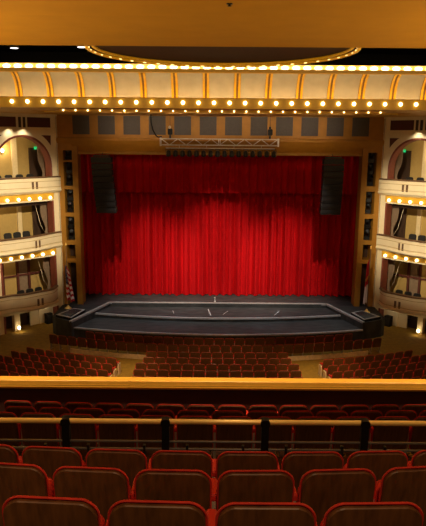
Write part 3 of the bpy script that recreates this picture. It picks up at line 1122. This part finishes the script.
# ================================================================== SEATS
def make_seat():
    r = empty('theatre_chair')

    def lean(z):
        return (.87 - z) * .13

    def crown(u, hw, z):
        return -.020 * (u / hw) ** 2 * (z / .5)
    # red upholstered back, thin at the top; a little larger than the wooden panel so its rim shows all round
    outl = rrect(.485, .53, .085, 6, .05)
    cush = MB()
    rings = []
    for (yo, s) in ((.006, -.010), (-.005, -.004), (.002, .001), (.010, 0), (.022, -.016), (.046, -.07), (.066, -.13)):
        rg = []
        for (u, z) in outl:
            k = 1 + 1.5 * s / .485
            kz = 1 + 2 * s / .53
            zz = .265 + (z - .265) * kz + .34
            rg.append((u * k, yo + .010 + lean(zz), zz + crown(u, .2425, z)))
        rings.append(rg)
    cush.loft(rings, True, True, True)
    cush.build('backrest', M_VELVET, r)
    pan = MB()
    outp = rrect(.464, .505, .078, 6, .04)
    rings = []
    for (yo, s) in ((.016, 0), (-.004, 0), (-.010, -.005)):
        rg = []
        for (u, z) in outp:
            k = 1 + 2 * s / .45
            zz = .25 + (z - .25) * (1 + 2 * s / .49) + .350
            rg.append((u * k, yo + lean(zz), zz + crown(u, .226, z)))
        rings.append(rg)
    pan.loft(rings, True, True, False)
    pan.build('back_panel', M_PANEL, r)
    # tipped-up seat
    sq = MB()
    rings = []
    for (yo, s) in ((.150, -.03), (.160, 0), (.225, 0), (.24, -.03)):
        rg = []
        for (u, z) in rrect(.42, .30, .07, 4):
            k = 1 + 2 * s / .42
            zz = .15 + (z - .15) * (1 + 2 * s / .30) + .33
            rg.append((u * k, yo + (zz - .36) * .12, zz))
        rings.append(rg)
    sq.loft(rings, True, True, True)
    sq.build('seat_cushion', M_VELVET, r)
    return r


def arm_meshes():
    a = MB()
    rings = []
    for (yo, hw, zh) in ((.095, .018, .015), (.105, .026, .03), (.18, .028, .03), (.29, .028, .028), (.30, .018, .012)):
        rings.append([(u, yo + .02, .60 + w_) for u, w_ in ((-hw, -zh), (hw, -zh), (hw, zh * .6), (hw * .6, zh), (-hw * .6, zh), (-hw, zh * .6))])
    a.loft(rings, True, True, False)
    am_ = a.mesh('armrest', M_VELVET)
    s = MB()
    s.prism([(.12, 0), (.40, 0), (.38, .04), (.27, .06), (.25, .35), (.28, .55), (.28, .575), (.12, .575), (.12, .45), (.15, .3), (.16, .06), (.12, .04)], -.018, .018, lambda y, z, x: (x, y, z))
    return am_, s.mesh('seat_standard', M_STANDARD)


ARM, STD = arm_meshes()
end_m = MB()
end_m.prism(rrect(.30, .52, .06, 3, .02), -.02, .02, lambda y, z, x: (x, .22 + y, z))
ENDP = end_m.mesh('end_panel', M_CREAMLIT)

seat0 = make_seat()
SEAT_PARTS = list(seat0.children)
used0 = [False]


def arm_pair(root, x):
    a = bpy.data.objects.new('armrest', ARM)
    COL.objects.link(a)
    a.parent = root
    a.location = (x, 0, 0)
    s = bpy.data.objects.new('seat_standard', STD)
    COL.objects.link(s)
    s.parent = root
    s.location = (x, 0, 0)


def seat(x, y, z, rz, label, group, last=False, end=0):
    if not used0[0]:
        r = seat0
        used0[0] = True
    else:
        r = seat0.copy()
        COL.objects.link(r)
        for p_ in SEAT_PARTS:
            q = p_.copy()
            COL.objects.link(q)
            q.parent = r
    r.location = (x, y, z)
    r.rotation_euler = (0, 0, rz)
    tag(r, label, 'theatre chair', group)
    arm_pair(r, -.26)
    if last:
        arm_pair(r, .26)
    if end:
        e = bpy.data.objects.new('end_panel', ENDP)
        COL.objects.link(e)
        e.parent = r
        e.location = (.295 * end, 0, 0)
        tag(e, 'cream end panel')
    return r


def row(xs, y0, a, xc, z, labfn, group, ends=(0, 0)):
    n = len(xs)
    for i, x in enumerate(xs):
        y = y0 + a * (x - xc) ** 2
        e = ends[0] if i == 0 else (ends[1] if i == n - 1 else 0)
        seat(x, y, z, math.atan(2 * a * (x - xc)), labfn(i), group, i == n - 1, e)


# --- foreground balcony rows
ROW1 = [-1.13 + .522 * k for k in range(4)]
ROW2 = [-1.63 + .520 * k for k in range(6)]
ROW3 = [-2.13 + .515 * k for k in range(8)]
row(ROW1, 2.55, .03, -.1, 8.24, lambda i: 'large red rimmed wooden back seat in the nearest row, %s from the left edge' % ORD[i + 1], 'nearest balcony row')
row(ROW2, 3.37, .037, -.33, 7.92, lambda i: 'red rimmed wooden back seat in the second nearest row, %s from the left edge' % ORD[i + 1], 'second nearest balcony row')
row(ROW3, 4.26, .022, -.12, 7.55, lambda i: 'red rimmed wooden back seat just behind the brass railing, %s from the left edge' % ORD[i + 1], 'balcony row behind the railing')
# --- rows between the railing and the parapet
row([-3.17 + .52 * k for k in range(13)], 7.27, .008, 0, 6.37, lambda i: 'dark red seat in the row just beyond the brass railing, %s from the left' % ORD[i + 1], 'first row beyond the railing')
row([-3.23 + .52 * k for k in range(13)], 8.28, .008, 0, 5.97, lambda i: 'dark red seat in the middle row between railing and parapet, %s from the left' % ORD[i + 1], 'second row beyond the railing')
row([-3.65 + .52 * k for k in range(14)], 9.37, .008, 0, 5.55, lambda i: 'dark red seat in the row beside the gilt parapet, %s from the left' % ORD[i + 1], 'row next to the parapet')

# --- stalls
RN = {'A': 'stalls front row', 'B': 'second stalls row', 'C': 'third row', 'D': 'fourth row', 'E': 'fifth row', 'F': 'sixth row', 'G': 'seventh row'}


def centre_label(rowname, n):
    def fn(i):
        h = n // 2
        if i < h:
            return 'red seat in the %s, %s from the left end' % (rowname, ORD[i + 1])
        return 'red seat in the %s, %s from the right end' % (rowname, ORD[n - i])
    return fn


def cen(n, xc=-.12, sp=.52):
    return [xc + sp * (k - (n - 1) / 2) for k in range(n)]


row(cen(27, 0), 29.0, .0195, 0, 0, centre_label('curved ' + RN['A'], 27), 'stalls front row')
row(cen(33, -.22), 27.95, .0195, 0, 0, centre_label('long curved ' + RN['B'], 33), 'stalls second row')
for nm, y0, n in (('C', 26.97, 13), ('D', 26.2, 13), ('E', 25.45, 14), ('F', 24.68, 14), ('G', 23.93, 14)):
    row(cen(n, -.12, .52 if nm == 'C' else .53), y0, .006, 0, 0, centre_label(RN[nm] + ' of the centre stalls', n), 'centre block of the stalls')
side_rows = ['first', 'second', 'third', 'fourth', 'fifth', 'sixth']
for side in (-1, 1):
    sname = 'left' if side < 0 else 'right'
    for k, n in enumerate((9, 10, 11, 11, 11, 2)):
        inner = 5.0 + .07 * k
        y0 = 25.6 - .75 * k
        x0 = inner if k < 5 else 9.9
        xs = [x0 + .515 * j for j in range(n)]
        nmr = side_rows[k]
        for j, x in enumerate(xs):
            a = .022
            y = y0 + a * x * x
            rz = math.atan(2 * a * x) * side
            lab = 'red seat, %s side block of the stalls, %s row, %s from the aisle' % (sname, nmr, ORD[j + 1])
            if k == 5:
                lab = 'red seat at the far %s edge of the stalls by the parapet, %s of two' % (sname, ORD[j + 1])
            lst = (j == 0 if side < 0 else j == n - 1)
            seat(side * x, y, 0, rz, lab, '%s side block of the stalls' % sname, lst, (-side if (j == 0 and k < 5) else 0))

# low cream kerbs under the second row where the side aisles cross
for side in (-1, 1):
    sname = 'left' if side < 0 else 'right'
    m = MB()
    rr = []
    for i in range(17):
        x = side * (3.3 + 4.3 * i / 16)
        y = 27.95 + .0195 * x * x + .02
        rr.append([(x, y - .03, 0), (x, y - .03, .22), (x, y + .03, .22), (x, y + .03, 0)])
    m.loft(rr, True, True, False)
    tag(m.build('kerb', M_CREAMLIT), 'low cream kerb under the curved second stalls row, %s side' % sname, 'kerb', 'cream kerbs beneath the second row')
